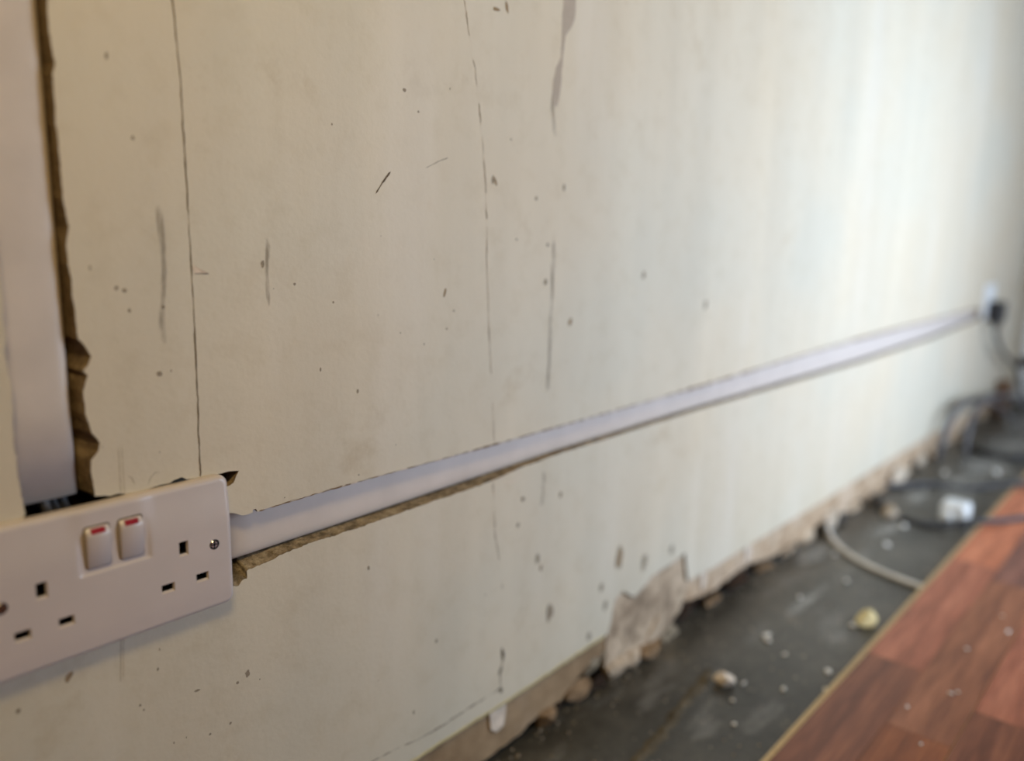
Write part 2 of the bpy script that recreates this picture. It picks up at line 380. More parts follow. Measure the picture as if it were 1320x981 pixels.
def lump(name, c, s, mat, seed, parent=None, sub=2, flat=True):
    bm = bmesh.new(); bmesh.ops.create_icosphere(bm, subdivisions=sub, radius=1)
    rc = random.Random(seed); cuts = [Vector((rc.gauss(0, 1), rc.gauss(0, 1), rc.gauss(0, 1))).normalized() for _ in range(9)]
    for v in bm.verts:
        p = v.co.copy(); k = 1+0.38*noise.noise(p*1.3+Vector((seed*3.1, 0, seed)))+0.2*noise.noise(p*3.1+Vector((0, seed*1.7, 0)))
        p = p*k
        for dv in cuts:
            e = p.dot(dv)-0.52
            if e > 0: p = p-dv*e
        v.co = Vector([(c[i]+p[i]*1.32*s[i])*MM for i in range(3)])
        if flat: v.co.z = max(v.co.z, (FLOOR+0.0)*MM)
    return from_bm(name, bm, mat, parent, smooth=False)
# broken masonry along the foot of the wall
chunks = [(370, 20, -309, 18, 7, 5, 'brick'), (426, 8, -304, 17, 9, 9, 'tan'), (452, 18, -306, 14, 7, 8, 'brick'), (482, 7, -300, 24, 10, 11, 'tan'), (508, 13, -285, 18, 7, 12, 'dirty'), (512, 8, -305, 22, 8, 7, 'brick'),
          (533, 10, -276, 12, 6, 18, 'dirty'), (548, 5, -298, 22, 10, 14, 'pink'), (585, 3, -301, 30, 9, 13, 'pink'), (566, 7, -268, 16, 5, 22, 'pink'), (620, 2, -304, 34, 9, 10, 'tan'), (634, 7, -286, 26, 6, 16, 'pink'), (664, 8, -300, 24, 8, 12, 'dirty'),
          (602, 8.5, -246, 22, 3, 18, 'pink'), (655, 8, -258, 15, 5, 30, 'greyrub'), (640, 9, -232, 12, 3, 18, 'pink'), (560, 9, -234, 9, 3, 16, 'pink'),
          (740, 22, -306, 26, 6, 6, 'brick'), (795, 12, -307, 22, 8, 5, 'tan'), (872, 11, -304, 26, 8, 8, 'brick'), (955, 9, -307, 30, 9, 5, 'tan'), (1040, 7, -305, 40, 9, 8, 'pink'),
          (1118, 6, -303, 34, 9, 10, 'pink'), (1205, 0, -296, 30, 12, 17, 'palerub'), (1250, -2, -306, 22, 9, 6, 'greyrub'), (1330, 4, -303, 44, 9, 9, 'pink'), (1405, 5, -304, 22, 8, 9, 'pink'), (1475, 4, -304, 40, 10, 8, 'pink'), (1550, -4, -291, 44, 14, 22, 'palerub'),
          (1640, 3, -305, 40, 10, 7, 'pink'), (1730, 0, -299, 46, 12, 14, 'palerub'), (1830, 3, -306, 34, 11, 7, 'pink'), (1900, 0, -300, 44, 12, 13, 'palerub'), (2030, 0, -303, 50, 14, 10, 'pink'), (2170, 0, -304, 50, 14, 9, 'greyrub'), (2310, 0, -301, 46, 14, 12, 'pink'), (2520, -4, -300, 46, 16, 13, 'greyrub')]
for i, (x, y, z, a, b_, c_, m) in enumerate(chunks): lump('masonry_chunk', (x, y, z), (a, b_, c_), M[m], i+1.3, wall_back)
# yellowed lip of old paint along the lower edge of the plaster
Vl = []; Fl = []; prevx = None
lipq = [q for q in skirt_edge if q.x < 524]
for i, q in enumerate(lipq): Vl += [(q.x, -0.4, q.y+1.2), (q.x, -0.6, q.y-0.6), (q.x, 1.2, q.y-3.6), (q.x, 5.2, q.y-4.2)]
for i in range(len(lipq)-1):
    for k in range(3): a = 4*i+k; Fl.append((a, a+1, a+5, a+4))
new_mesh('paint_lip', Vl, Fl, M['lip'], wall_back, True)
# dabs of filler over the skirting bed
def flat_poly(name, pts, y, mat, parent, depth=1.0): return slab(name, pts, y, y+depth, mat, parent)
for pts in ([(334, -250), (357, -250), (358, -262), (355, -277), (345, -279), (337, -273)], [(744, -247), (756, -247), (758, -262), (751, -272), (745, -268)], [(872, -247), (888, -247), (892, -262), (884, -274), (875, -270)]):
    flat_poly('filler_dab', pts, 2.5, M['filler'], wall_back, 3.5)
# the thin step the old skirting paint left above the edge
step = ragged([(150, -222), (191, -227.4), (260, -234.5), (299, -232.5), (352, -232.0)], 4, 1.0, 31.0)

# --- marks in and on the paint (sub-parts of the plaster coat)
def ribbon(name, pts, width, mat, y=-0.12, wiggle=0.5, stepmm=2.0, seed=1.0, gaps=0.0, rel=0.5):
    P = ragged(pts, stepmm, wiggle, seed, 1.0); V = []; Fc = []
    for i, q in enumerate(P):
        t = (P[min(i+1, len(P)-1)]-P[max(0, i-1)]); t = t/max(t.length, 1e-6); nrm = Vector((-t.y, t.x))
        wd = width*(1+rel*2*noise.noise(Vector((q.x*0.13, q.y*0.13, seed+4))))
        if gaps and noise.noise(Vector((q.x*0.06, q.y*0.06, seed+7))) > 1-gaps: wd = 0.02
        if i in (0, len(P)-1): wd = 0.02
        wd = max(wd, 0.02)
        V += [(q.x+nrm.x*wd/2, y, q.y+nrm.y*wd/2), (q.x-nrm.x*wd/2, y, q.y-nrm.y*wd/2)]
    for i in range(len(P)-1): Fc.append((2*i, 2*i+2, 2*i+3, 2*i+1))
    return new_mesh(name, V, Fc, mat, plaster)
def smear(name, pts, width, mat, y=-0.10, seed=1.0):
    """soft-edged wear along a line"""
    P = ragged(pts, 4, width*0.12, seed); V = []; Fc = []; S = []; L = len(P)
    for i, q in enumerate(P):
        t = (P[min(i+1, L-1)]-P[max(0, i-1)]); t = t/max(t.length, 1e-6); nrm = Vector((-t.y, t.x))
        e = min(1, 6*min(i, L-1-i)/L)
        for k, sft in ((-1, 0), (-0.45, 0.8), (0, 1), (0.45, 0.8), (1, 0)):
            V.append((q.x+nrm.x*k*width, y, q.y+nrm.y*k*width)); S.append(sft*e*0.6)
    for i in range(L-1):
        for k in range(4): a = i*5+k; Fc.append((a, a+5, a+6, a+1))
    return new_mesh(name, V, Fc, mat, plaster, soft=S)
def spot(name, x, z, rx, rz, mat, seed=1.0, y=-0.14, rot=0.0):
    V = [(x, y, z)]; S = [0.75]; Fc = []; n = 14
    for ring, sft in ((0.6, 0.6), (1.0, 0.0)):
        for k in range(n):
            a = 2*math.pi*k/n; e = 1+0.45*noise.noise(Vector((math.cos(a)*1.6, math.sin(a)*1.6, seed*2.3)))
            dx, dz = rx*ring*e*math.cos(a), rz*ring*e*math.sin(a)
            V.append((x+dx*math.cos(rot)-dz*math.sin(rot), y, z+dx*math.sin(rot)+dz*math.cos(rot))); S.append(sft)
    for k in range(n):
        k2 = (k+1) % n; Fc.append((0, 1+k, 1+k2)); Fc.append((1+k, 1+n+k, 1+n+k2, 1+k2))
    return new_mesh(name, V, Fc, mat, plaster, soft=S)
ribbon('crack', [(54, 470), (56.7, 321.6), (58.8, 280.7), (59.1, 237.9), (59.5, 170.7), (59.4, 123.8), (58.0, 43)], 0.75, M['crack'], seed=1.5, wiggle=0.35, stepmm=1.3, rel=0.6)
ribbon('crack', [(262, 470), (288.2, 367.0), (293.6, 345.8), (301.0, 318.6), (308.8, 278.7), (314.3, 237.0), (317.9, 200.0)], 0.85, M['pencil'], seed=2.5, wiggle=0.9, rel=0.8, gaps=0.9)
ribbon('crack', [(317.9, 200.0), (317.5, 174.7), (321.8, 116.2), (327.0, 61.8), (331.2, 12)], 0.7, M['pencil'], seed=3.5, wiggle=0.6, rel=0.9, gaps=0.8)
ribbon('crack', [(330.3, -22.5), (334.5, -75.0), (342.8, -107.5), (349.8, -164.0), (347.6, -202.8)], 0.7, M['pencil'], seed=4.5, wiggle=0.8, rel=0.9, gaps=0.85)
ribbon('crack', [(347.6, -190), (349, -205), (345, -216), (347, -238)], 2.6, M['crack'], seed=5.5, wiggle=1.2, rel=0.9)
ribbon('crack', [tuple(q) for q in step][::6], 1.1, M['pencil'], seed=6.5, wiggle=0.6, rel=0.9)
ribbon('pencil_line', [(9.4, 73), (8.7, 44)], 0.25, M['pencil'], seed=7.1, wiggle=0.05, rel=0.1)
ribbon('pencil_line', [(11.2, 73), (10.9, 44)], 0.2, M['pencil'], seed=7.3, wiggle=0.05, rel=0.1)
ribbon('pencil_line', [(2.8, -43), (1.6, -58), (0.4, -73)], 0.3, M['pencil'], seed=7.5, wiggle=0.05, rel=0.1)
ribbon('pencil_line', [(4.2, -43), (3.2, -58), (2.2, -72)], 0.2, M['pencil'], seed=7.7, wiggle=0.05, rel=0.1)
ribbon('pencil_line', [(24.6, 45.5), (27, 50), (30.0, 52.4), (33.0, 51.0)], 0.35, M['pencil'], seed=7.9, wiggle=0.05, rel=0.2)
ribbon('pencil_line', [(12.5, 54), (15.5, 52.5), (17.5, 47)], 0.35, M['pencil'], seed=8.1, wiggle=0.05, rel=0.2)
ribbon('scratch', [(200.8, 221), (207, 229), (215, 237.2)], 0.95, M['crack'], seed=8.3, wiggle=0.3, rel=0.7)
ribbon('scratch', [(249, 241.4), (262, 247), (273, 250.6)], 0.4, M['crack'], seed=8.5, wiggle=0.2)
new_mesh('paint_flake', [(60.6, -0.15, 174.5), (70.5, -0.9, 169.2), (66, -0.2, 169.4), (60.8, -0.15, 169.6)], [(0, 1, 2, 3)], M['smear_pale'] and M['filler'], plaster)
ribbon('crack', [(60.4, 169.4), (66, 169.2), (70.6, 169.0)], 0.7, M['crack'], seed=8.8, wiggle=0.1)
# crumbled upper lip of the channel, its shadow line painted in as brown
for j_, (x0, x1) in enumerate(((98, 300), (302, 640), (642, 1200), (1202, 2118))):
    ks = [x0+(x1-x0)*k/8 for k in range(9)]; wd_ = (0.55, 1.0, 2.2, 3.6)[j_]
    ribbon('crumbled_edge_shade', [(x, lerp_path(hT[6:], x)+wd_*0.3) for x in ks], wd_, M['edge_shade'], seed=62.0+j_, wiggle=0.35, stepmm=(1.2, 1.6, 4, 8)[j_], rel=0.9)
rf = random.Random(5)
for j_ in range(34):
    x = rf.uniform(120, 620); L_ = rf.uniform(2, 9)
    ribbon('paint_fleck', [(x, lerp_path(hT[6:], x)+0.3), (x+L_, lerp_path(hT[6:], x+L_)+0.3)], rf.uniform(0.4, 0.9), M['filler'], y=-0.25, seed=70.0+j_, wiggle=0.2, stepmm=1.5, rel=0.8)
# bare grey patches and long scuffs
gp = [(404, 470), (430, 470), (426.9, 394.1), (426.7, 378.2), (421.6, 369.0), (414.2, 363.3), (412.5, 353.4), (411.2, 337.2), (409.1, 314.4), (405.3, 302.2), (398.7, 303.4), (398.1, 316.2), (401.5, 333.9), (408.7, 343.3), (409.3, 390.7)]
M['baregrey'] = plain('bare_grey_plaster', (178, 165, 148), 0.9, vary=0.05, scale=50)
slab('peeled_patch', [tuple(q) for q in ragged(gp+[gp[0]], 2.5, 1.0, 41.0)][:-1], -0.12, 0.4, M['baregrey'], plaster)
smear('scuff_mark', [(396, 322), (402, 285), (403, 268)], 5, M['smear_grey'], seed=42)
smear('scuff_mark', [(408, 215), (406.7, 165.9), (405.4, 123.5), (405.6, 72.8), (402.3, 18)], 5.5, M['smear_grey'], seed=43)
smear('scuff_mark', [(402, -24), (401.5, -70)], 4.5, M['smear_grey'], seed=44)
smear('scuff_mark', [(41, 224), (42.6, 190), (42.2, 170), (39.4, 150), (39.4, 125), (37, 112)], 4.2, M['smear_grey'], seed=45)
smear('scuff_mark', [(111, 200), (112, 185), (110, 165), (112, 140)], 3.5, M['smear_grey'], seed=47)
sp = [(228.1, 294.7, 2.3, 1.6), (241.6, 281.2, 1.1, 1.1), (107.6, 174.0, 1.8, 2.6), (417.9, -181.2, 6.5, 10), (593.4, -182.6, 7, 13), (508.1, -184.4, 5, 6), (517.2, -208.5, 5, 7), (488.7, -234.3, 5, 6), (396.8, -116.7, 4, 6.5),
      (-54.9, -65.9, 1.6, 1.6), (47.9, -99.7, 2.2, 1.0), (84.3, -103.3, 2.2, 2.6), (76.6, -106.8, 1.2, 1.5), (40.7, 150.6, 1.1, 1.3), (36.3, 111.4, 2.0, 2.0), (18.1, 286.3, 1.3, 2.0), (29.3, 245.0, 1.1, 1.5), (14.5, 163, 1.4, 1.4), (19, 161.5, 1.4, 1.6), (21, 150, 1.0, 1.3),
      (655, -186, 6, 9), (366, -74, 2.6, 3.2), (324, 236, 2.2, 4), (345, 270, 1.2, 1.2), (355, 188, 1.6, 1.4), (398, 183, 2.2, 2.2), (396, 150, 2.6, 3.2), (372, -50, 3, 3), (560, 150, 4, 5), (700, 110, 5, 6), (380, 223, 2.4, 2), (419, 234, 2, 4), (11, -93, 0.9, 1.1), (13, -97, 0.9, 0.9), (55, -135, 1.0, 1.0), (70, -134, 1.2, 1.1), (190, -60, 1.5, 2.5), (118, -15.5+30, 0.6, 0.6), (162, 146, 1.1, 1.1), (150, 100, 1.0, 1.6), (182, 80, 1.2, 1.8), (131, 160, 1.2, 1.2), (272, 118, 1.2, 1.2), (280, 132, 1.0, 1.4), (262, -150, 1.4, 2.4), (236, -205, 1.2, 2.4)]
for i, (x, z, a, b_) in enumerate(sp): spot('knock_mark', x, z, a, b_, M['spot_dark'], i+0.7)
for i, (x, z, a, b_, r) in enumerate([(540.3, -159.5, 8, 19, 0), (269.6, 146.5, 1.4, 5, -0.3), (435.5, 110.4, 3, 6, -0.5), (324.8, 367.3, 5, 2, 0), (337, 371, 2.4, 6, 0.3), (-27.5, -56.8, 2.2, 4.2, -0.6), (402, -128, 2.5, 5, 0), (430, -60, 3, 4, 0), (327, 235, 1.5, 5, 0.3)]):
    spot('chipped_spot', x, z, a, b_, M['smear_brown'], i+30.2, rot=r)
for i in range(24):    # fine knocks scattered below the near socket and over the near wall
    x = rnd.uniform(-20, 330); z = rnd.uniform(-190, 330)
    if -45 < z < 55 and (x < 90 or z < 14) or x < -2 and z > 40: continue
    s_ = rnd.uniform(0.4, 0.95); spot('knock_mark', x, z, s_, s_*rnd.uniform(0.8, 2.0), M['spot_dark'], i+60.1)
ribbon('patch_edge', [(338, -14.5-9), (350, -21), (362, -20), (368, -25), (356, -30), (344, -27)], 0.8, M['filler'], seed=61, wiggle=0.6)

# ------------------------------------------------------------------ near double socket
sock = thing('double_socket', (0, 0, 0), 'white double switched wall socket with two red-marked rockers, nearest the camera', 'socket')
HX, HZ, RC = 73.0, 43.0, 6.0
def rr_dist(x, z):
    qx, qz = abs(x)-(HX-RC), abs(z)-(HZ-RC)
    return RC-(math.hypot(max(qx, 0), max(qz, 0))+min(max(qx, qz), 0))
def sstep(a, b, t):
    t = max(0, min(1, (t-a)/(b-a))); return t*t*(3-2*t)
def plate_h(x, z):
    d = max(0.0, rr_dist(x, z)); e = min(d, 3.2)/3.2
    h = 5.4+3.6*math.sqrt(max(0, 1-(1-e)**2))
    sl = sstep(12, 43, z)*2.0*(1-0.55*sstep(26, 14, abs(x)))+sstep(-30, -43, z)*0.5           # upper part leans back
    h -= sl
    wx = sstep(21.5, 18.0, abs(x)); wz = sstep(3.2, 5.4, z)*sstep(32, 12, z)
    return h-1.1*wx*wz
holes = []
for sx in (-40.2, 40.2):
    holes += [(sx, 3.2, 2.9, 4.7), (sx-11.1, -19.0, 4.1, 2.9), (sx+11.1, -19.0, 4.1, 2.9)]      # centre x, z, half sizes
switch_c = [(-9.4, 19.6), (9.4, 19.6)]
pts, edges = [], []
def ring(ps):
    s = len(pts); pts.extend(Vector(p) for p in ps); edges.extend((s+i, s+(i+1) % len(ps)) for i in range(len(ps)))
    return list(range(s, s+len(ps)))
def rrect(hx, hz, r, n=8):
    out = []
    for cx_, cz_, a0 in ((hx-r, hz-r, 0), (-hx+r, hz-r, 90), (-hx+r, -hz+r, 180), (hx-r, -hz+r, 270)):
        for k in range(n+1):
            a = math.radians(a0+90*k/n); out.append((cx_+r*math.cos(a), cz_+r*math.sin(a)))
    return out
def dens(ps, st):
    out = []
    for a, b in zip(ps, ps[1:]+ps[:1]):
        A, B = Vector(a), Vector(b); n = max(1, int((B-A).length/st))
        out += [tuple(A.lerp(B, k/n)) for k in range(n)]
    return out
outer = ring(dens(rrect(HX, HZ, RC), 2.0))
for ins in (0.25, 0.7, 1.3, 2.1, 3.2): ring(dens(rrect(HX-ins, HZ-ins, max(RC-ins, 1.5)), 2.0))
hole_rings = []
for (x, z, a, b_) in holes: hole_rings.append(ring([(x-a, z-b_), (x+a, z-b_), (x+a, z+b_), (x-a, z+b_)]))
for sx in (-60.3, 60.3): hole_rings.append(ring([(sx+3.4*math.cos(2*math.pi*k/20), 3.4*math.sin(2*math.pi*k/20)) for k in range(20)]))
for gx in [i*1.5 for i in range(-47, 48)]+[-20.5, -19.8, 19.8, 20.5, -19.2, 19.2]:
    for gz in [j*1.5 for j in range(-27, 28)]+[3.4, 3.9, 4.9, 5.3]:
        if rr_dist(gx, gz) < 3.6: continue
        if any(abs(gx-x) < a+0.5 and abs(gz-z) < b_+0.5 for x, z, a, b_ in holes): continue
        if min(math.hypot(gx-60.3, gz), math.hypot(gx+60.3, gz)) < 3.9: continue
        pts.append(Vector((gx, gz)))
res = delaunay_2d_cdt(pts, edges, [], 0, 1e-5)
V2, F2 = res[0], res[2]
V = [(p.x, -plate_h(p.x, p.y), p.y) for p in V2]; Fc = []
for f in F2:
    cx_ = sum(V2[i].x for i in f)/len(f); cz_ = sum(V2[i].y for i in f)/len(f)
    if rr_dist(cx_, cz_) < 0 or any(abs(cx_-x) < a and abs(cz_-z) < b_ for x, z, a, b_ in holes): continue
    if min(math.hypot(cx_-60.3, cz_), math.hypot(cx_+60.3, cz_)) < 3.3: continue
    a, b_, c_ = (Vector(V[i]) for i in f[:3])
    Fc.append(tuple(f) if (b_-a).cross(c_-a).y < 0 else tuple(f)[::-1])
face = new_mesh('face_plate', V, Fc, M['plate'], sock, True)
oc = dens(rrect(HX, HZ, RC), 2.0); n = len(oc)
V = [(x, -plate_h(x, z), z) for x, z in oc]+[(x, 0, z) for x, z in oc]
new_mesh('plate_rim', V, [(i, (i+1) % n, n+(i+1) % n, n+i)[::-1] for i in range(n)], M['plate'], face, True)
for (x, z, a, b_) in holes:            # each pin opening: chamfered lip, then a dark shaft closed by the shutter
    V = []; L4 = lambda k, dx, dz, y: [(x-k*a+dx, y, z-k*b_+dz), (x+k*a+dx, y, z-k*b_+dz), (x+k*a+dx, y, z+k*b_+dz), (x-k*a+dx, y, z+k*b_+dz)]
    for (px, pz) in ((x-a, z-b_), (x+a, z-b_), (x+a, z+b_), (x-a, z+b_)): V.append((px, -plate_h(px, pz), pz))
    y1 = -plate_h(x, z)+1.5
    V += [(x-a+0.35, y1, z-b_+1.15), (x+a-0.75, y1, z-b_+1.15), (x+a-0.75, y1, z+b_-0.3), (x-a+0.35, y1, z+b_-0.3)]
    new_mesh('slot_lip', V, [(i, (i+1) % 4, 4+(i+1) % 4, 4+i) for i in range(4)], M['plate'], face)
    W4 = V[4:]+[(p[0], y1+6, p[2]) for p in V[4:]]
    new_mesh('slot_shutter', W4, [(i, (i+1) % 4, 4+(i+1) % 4, 4+i) for i in range(4)]+[(4, 5, 6, 7)], M['black'], face)
def rocker(cx_, cz_):
    """rocker pressed in at the foot and standing out at the head, with a sloped top edge"""
    hw, hh, base = 6.8, 12.2, -7.9
    prof = [(-hh, -0.9), (-hh+0.9, -1.7), (6.8, -3.6), (8.2, -3.5), (hh-0.9, -1.5), (hh, 0.0)]
    V = []; Fc = []
    xs = [(-hw, 1.0), (-hw+0.25, 0.45), (-hw+0.9, 0.0), (hw-0.9, 0.0), (hw-0.25, 0.45), (hw, 1.0)]
    for dx, drop in xs:
        for (pz, py) in prof:
            k = 1-0.06*drop
            V.append((cx_+dx, base+py+drop*0.9, cz_+pz*k))
        V.append((cx_+dx, base+4, cz_+hh)); V.append((cx_+dx, base+4, cz_-hh))
    m_ = len(prof)+2
    for i in range(len(xs)-1):
        for k in range(m_):
            Fc.append((i*m_+k, i*m_+(k+1) % m_, (i+1)*m_+(k+1) % m_, (i+1)*m_+k))
    Fc += [tuple(range(m_))[::-1], tuple(range((len(xs)-1)*m_, len(xs)*m_))]
    o = new_mesh('rocker_switch', V, Fc, M['plate'], sock)
    bm = bmesh.new(); bm.from_mesh(o.data); bmesh.ops.recalc_face_normals(bm, faces=bm.faces)
    bmesh.ops.bevel(bm, geom=[e for e in bm.edges if len(e.link_faces) == 2 and e.calc_face_angle(0) > 0.25], offset=0.35*MM, segments=2, affect='EDGES')
    bm.to_mesh(o.data); bm.free()
    o.data.polygons.foreach_set('use_smooth', [True]*len(o.data.polygons))
    V = []
    for z_, y_ in ((8.5, -3.32), (11.2, -1.58)):
        for dx in (-3.9, 3.9): V.append((cx_+dx, base+y_-0.16, cz_+z_))
    V += [(v[0], v[1]+0.5, v[2]) for v in V]
    r = new_mesh('on_marker', V, [(0, 1, 3, 2), (0, 4, 5, 1), (2, 3, 7, 6), (0, 2, 6, 4), (1, 5, 7, 3)], M['red'], o); r['label'] = 'red strip showing the switch is on'
    # dark parting line round the rocker
    ps = dens(rrect(hw+0.45, hh+0.45, 1.6, 4), 40)
    ps = dens(rrect(hw+0.5, hh+0.5, 1.8, 4), 1.5); pi_ = dens(rrect(hw-0.6, hh-0.6, 1.2, 4), 1.5); q_ = len(ps)
    pi_ = [(px*(hw-0.6)/(hw+0.5), pz*(hh-0.6)/(hh+0.5)) for px, pz in ps]
    new_mesh('switch_gap', [(cx_+px, -plate_h(cx_+px, cz_+pz)-0.12, cz_+pz) for px, pz in ps+pi_],
             [(i, (i+1) % q_, q_+(i+1) % q_, q_+i) for i in range(q_)], M['crack'], sock)
for c_ in switch_c: rocker(*c_)
def cyl(name, c, r, y0, y1, mat, parent, n=20, cham=0.0):
    V = []; rings = [(r, y1), (r, y0+cham), (r-cham, y0)] if cham else [(r, y1), (r, y0)]
    for rr_, y_ in rings: V += [(c[0]+rr_*math.cos(2*math.pi*k/n), y_, c[1]+rr_*math.sin(2*math.pi*k/n)) for k in range(n)]
    Fc = [(j*n+k, j*n+(k+1) % n, (j+1)*n+(k+1) % n, (j+1)*n+k) for j in range(len(rings)-1) for k in range(n)]+[tuple(range((len(rings)-1)*n, len(rings)*n))]
    o = new_mesh(name, V, Fc, mat, parent); 
    bm = bmesh.new(); bm.from_mesh(o.data); bmesh.ops.recalc_face_normals(bm, faces=bm.faces); bm.to_mesh(o.data); bm.free(); return o
for sx in (-60.3, 60.3):
    cyl('screw_recess', (sx, 0), 3.38, -7.2, -8.6, M['steel'], sock)
    cyl('fixing_screw', (sx, 0), 2.95, -9.0, -7.0, M['chrome'], sock, cham=0.7)
    scr = [o for o in sock.children if o.name.startswith('fixing_screw')][-1]; scr['label'] = 'bright metal fixing screw'
    for (a, b_) in ((2.1, 0.42), (0.42, 2.1)): 
        ob = box('screw_slot', (sx-a, -9.08, -b_), (sx+a, -8.9, b_), M['black'], scr)
box('back_box', (-67, 24, -36), (67, 25.5, 38), M['steel'], sock)
# wires seen in the gap between the upright trunking and the socket plate
for i, (x, c_) in enumerate(((-30, 'greycable'), (-20.5, 'darkcable'), (-25, 'darkcable'))):
    t_ = tube('supply_wire', [(x, 10.5+i, 56), (x+1, 10+i, 46), (x+4, 12, 36), (x+9, 15, 20)], 3.0, M[c_], sock, 5, 8)

# ------------------------------------------------------------------ trunking
def trunking(name, pathfn, s0, s1, step_, half, label, upright=False, yf=9.5):
    """capping with rounded shoulders, hollow, lying in the channel; profile across: (offset, depth y)"""
    prof = [(half, yf+11)]
    for k in range(25):
        a = math.pi*k/24; cc, ss = math.cos(a), math.sin(a)
        prof.append((half*math.copysign(abs(cc)**0.34, cc), yf+8.7-8.7*abs(ss)**0.34))
    prof.append((-half, yf+11))
    V = []; Fc = []; m_ = len(prof); S = [s0+(s1-s0)*i/step_ for i in range(step_+1)]
    for s in S:
        c_ = pathfn(s)
        for o_, y_ in prof: V.append((c_+o_, y_, s) if upright else (s, y_, c_+o_))
    for i in range(len(S)-1):
        for k in range(m_-1): Fc.append((i*m_+k, i*m_+k+1, (i+1)*m_+k+1, (i+1)*m_+k))
    ob = tag(new_mesh(name, V, Fc, M['pvc'], None, True), label, 'trunking')
    bm = bmesh.new(); bm.from_mesh(ob.data); bmesh.ops.recalc_face_normals(bm, faces=bm.faces)
    bm.to_mesh(ob.data); bm.free()
    md = ob.modifiers.new('wall_thickness', 'SOLIDIFY'); md.thickness = 1.2*MM; md.offset = -1
    return ob
trunking('cable_trunking', lambda s: lerp_path(trunk_bot, s)+17.5, 62, 2122, 60, 17.5, 'long white plastic trunking running level along the wall between the two sockets')
trunking('cable_trunking', lambda s: -28.1, 48, CEIL-2, 40, 16.8, 'upright white plastic trunking dropping to the top of the near socket', True, 6.0)

# ------------------------------------------------------------------ far socket, plug and its flex
fs = thing('single_socket', (2172, 0, 26), 'white single wall socket at the far end of the trunking', 'socket')
box('face_plate', (2129, -9, -17), (2215, 0, 69), M['white'], fs, bev=3)
box('rocker_switch', (2192, -12, 38), (2203, -8.5, 58), M['white'], fs, bev=1)
adopt(fs)
pl = thing('black_plug', (2176, -9, 4), 'black plug pushed into the far white socket', 'plug')
box('plug_body', (2150, -44, -26), (2204, -9.2, 26), M['blackplastic'], pl, bev=7, seg=3)
box('flex_grip', (2168, -38, -40), (2186, -20, -25), M['blackplastic'], pl, bev=3)
tube('flex', [(2177, -29, -36), (2188, -30, -60), (2250, -32, -100), (2350, -32, -135), (2460, -34, -170), (2530, -40, -215), (2568, -50, -270), (2584, -90, -300), (2588, -170, -306)], 5.5, M['darkcable'], pl)
adopt(pl)

# ------------------------------------------------------------------ end of the room: door frame and white door beside the corner
d1 = struct(box('door_1', (XR+6, -840, FLOOR+6), (XR+46, -15, 1700), M['white'], bev=2), 'white panelled door at the far end')
for z0, z1 in ((-290, -195), (-165, 20), (60, 760), (820, 1620)): box('door_panel', (XR-2, -780, z0), (XR+7, -22, z1), M['white'], d1, bev=4)
for z_ in (-180, 40): box('panel_seal', (XR-1, -790, z_-14), (XR+6.5, -18, z_+14), M['blackplastic'], d1)
t1 = struct(box('trim_1', (XR-10, -14, FLOOR), (XR+60, -1, 1760), M['beige'], bev=2), 'beige door jamb in the corner')

# ------------------------------------------------------------------ laminate flooring
lam = thing('laminate_flooring', (0, 0, FLOOR), 'glossy red-brown laminate flooring with a tan cut edge, laid beside the bare strip', 'flooring')
YE = -199.0; TOP = -299.0
box('board_core', (-900, YE-750, FLOOR), (2595, YE, TOP-1.2), M['hdf'], lam)
box('locking_lip', (-900, YE-0.5, FLOOR), (2600, YE+9.5, TOP-6), M['hdf'], lam, bev=0.6)
rows = {0: [(-900, -300, 'mid'), (-300, 260, 'orange'), (260, 789, 'dark'), (789, 1180, 'orange'), (1180, 1640, 'salmon'), (1640, 2100, 'mid'), (2100, 2600, 'salmon')],
        1: [(-900, 100, 'plum'), (100, 655, 'brown'), (655, 1130, 'mid'), (1130, 1560, 'plum'), (1560, 2050, 'salmon'), (2050, 2600, 'orange')],
        2: [(-900, -100, 'brown'), (-100, 300, 'salmon'), (300, 742, 'dark'), (742, 1260, 'orange'), (1260, 1800, 'salmon'), (1800, 2600, 'mid')]}
rr = random.Random(3)
for k in range(3, 12):
    x = -900.0; rows[k] = []
    while x < 2600:
        e = min(2600, x+rr.uniform(330, 560)); e = 2600 if 2600-e < 150 else e
        rows[k].append((x, e, rr.choice(list(WOOD)))); x = e
for k, bl in rows.items():
    for x0, x1, m in bl:
        y1 = YE-62.5*k; g = 0.25 if (k+1) % 3 else 0.7
        bm = bmesh.new(); bmesh.ops.create_cube(bm, size=1)
        for v in bm.verts: v.co = Vector((v.co.x*(x1-x0-0.4), v.co.y*(62.5-2*g), v.co.z*1.2))*MM
        ob = from_bm('wood_strip', bm, WOOD[m], lam)
        ob.location = Vector(((x0+x1)/2, y1-31.25, TOP-0.6))*MM
adopt(lam)

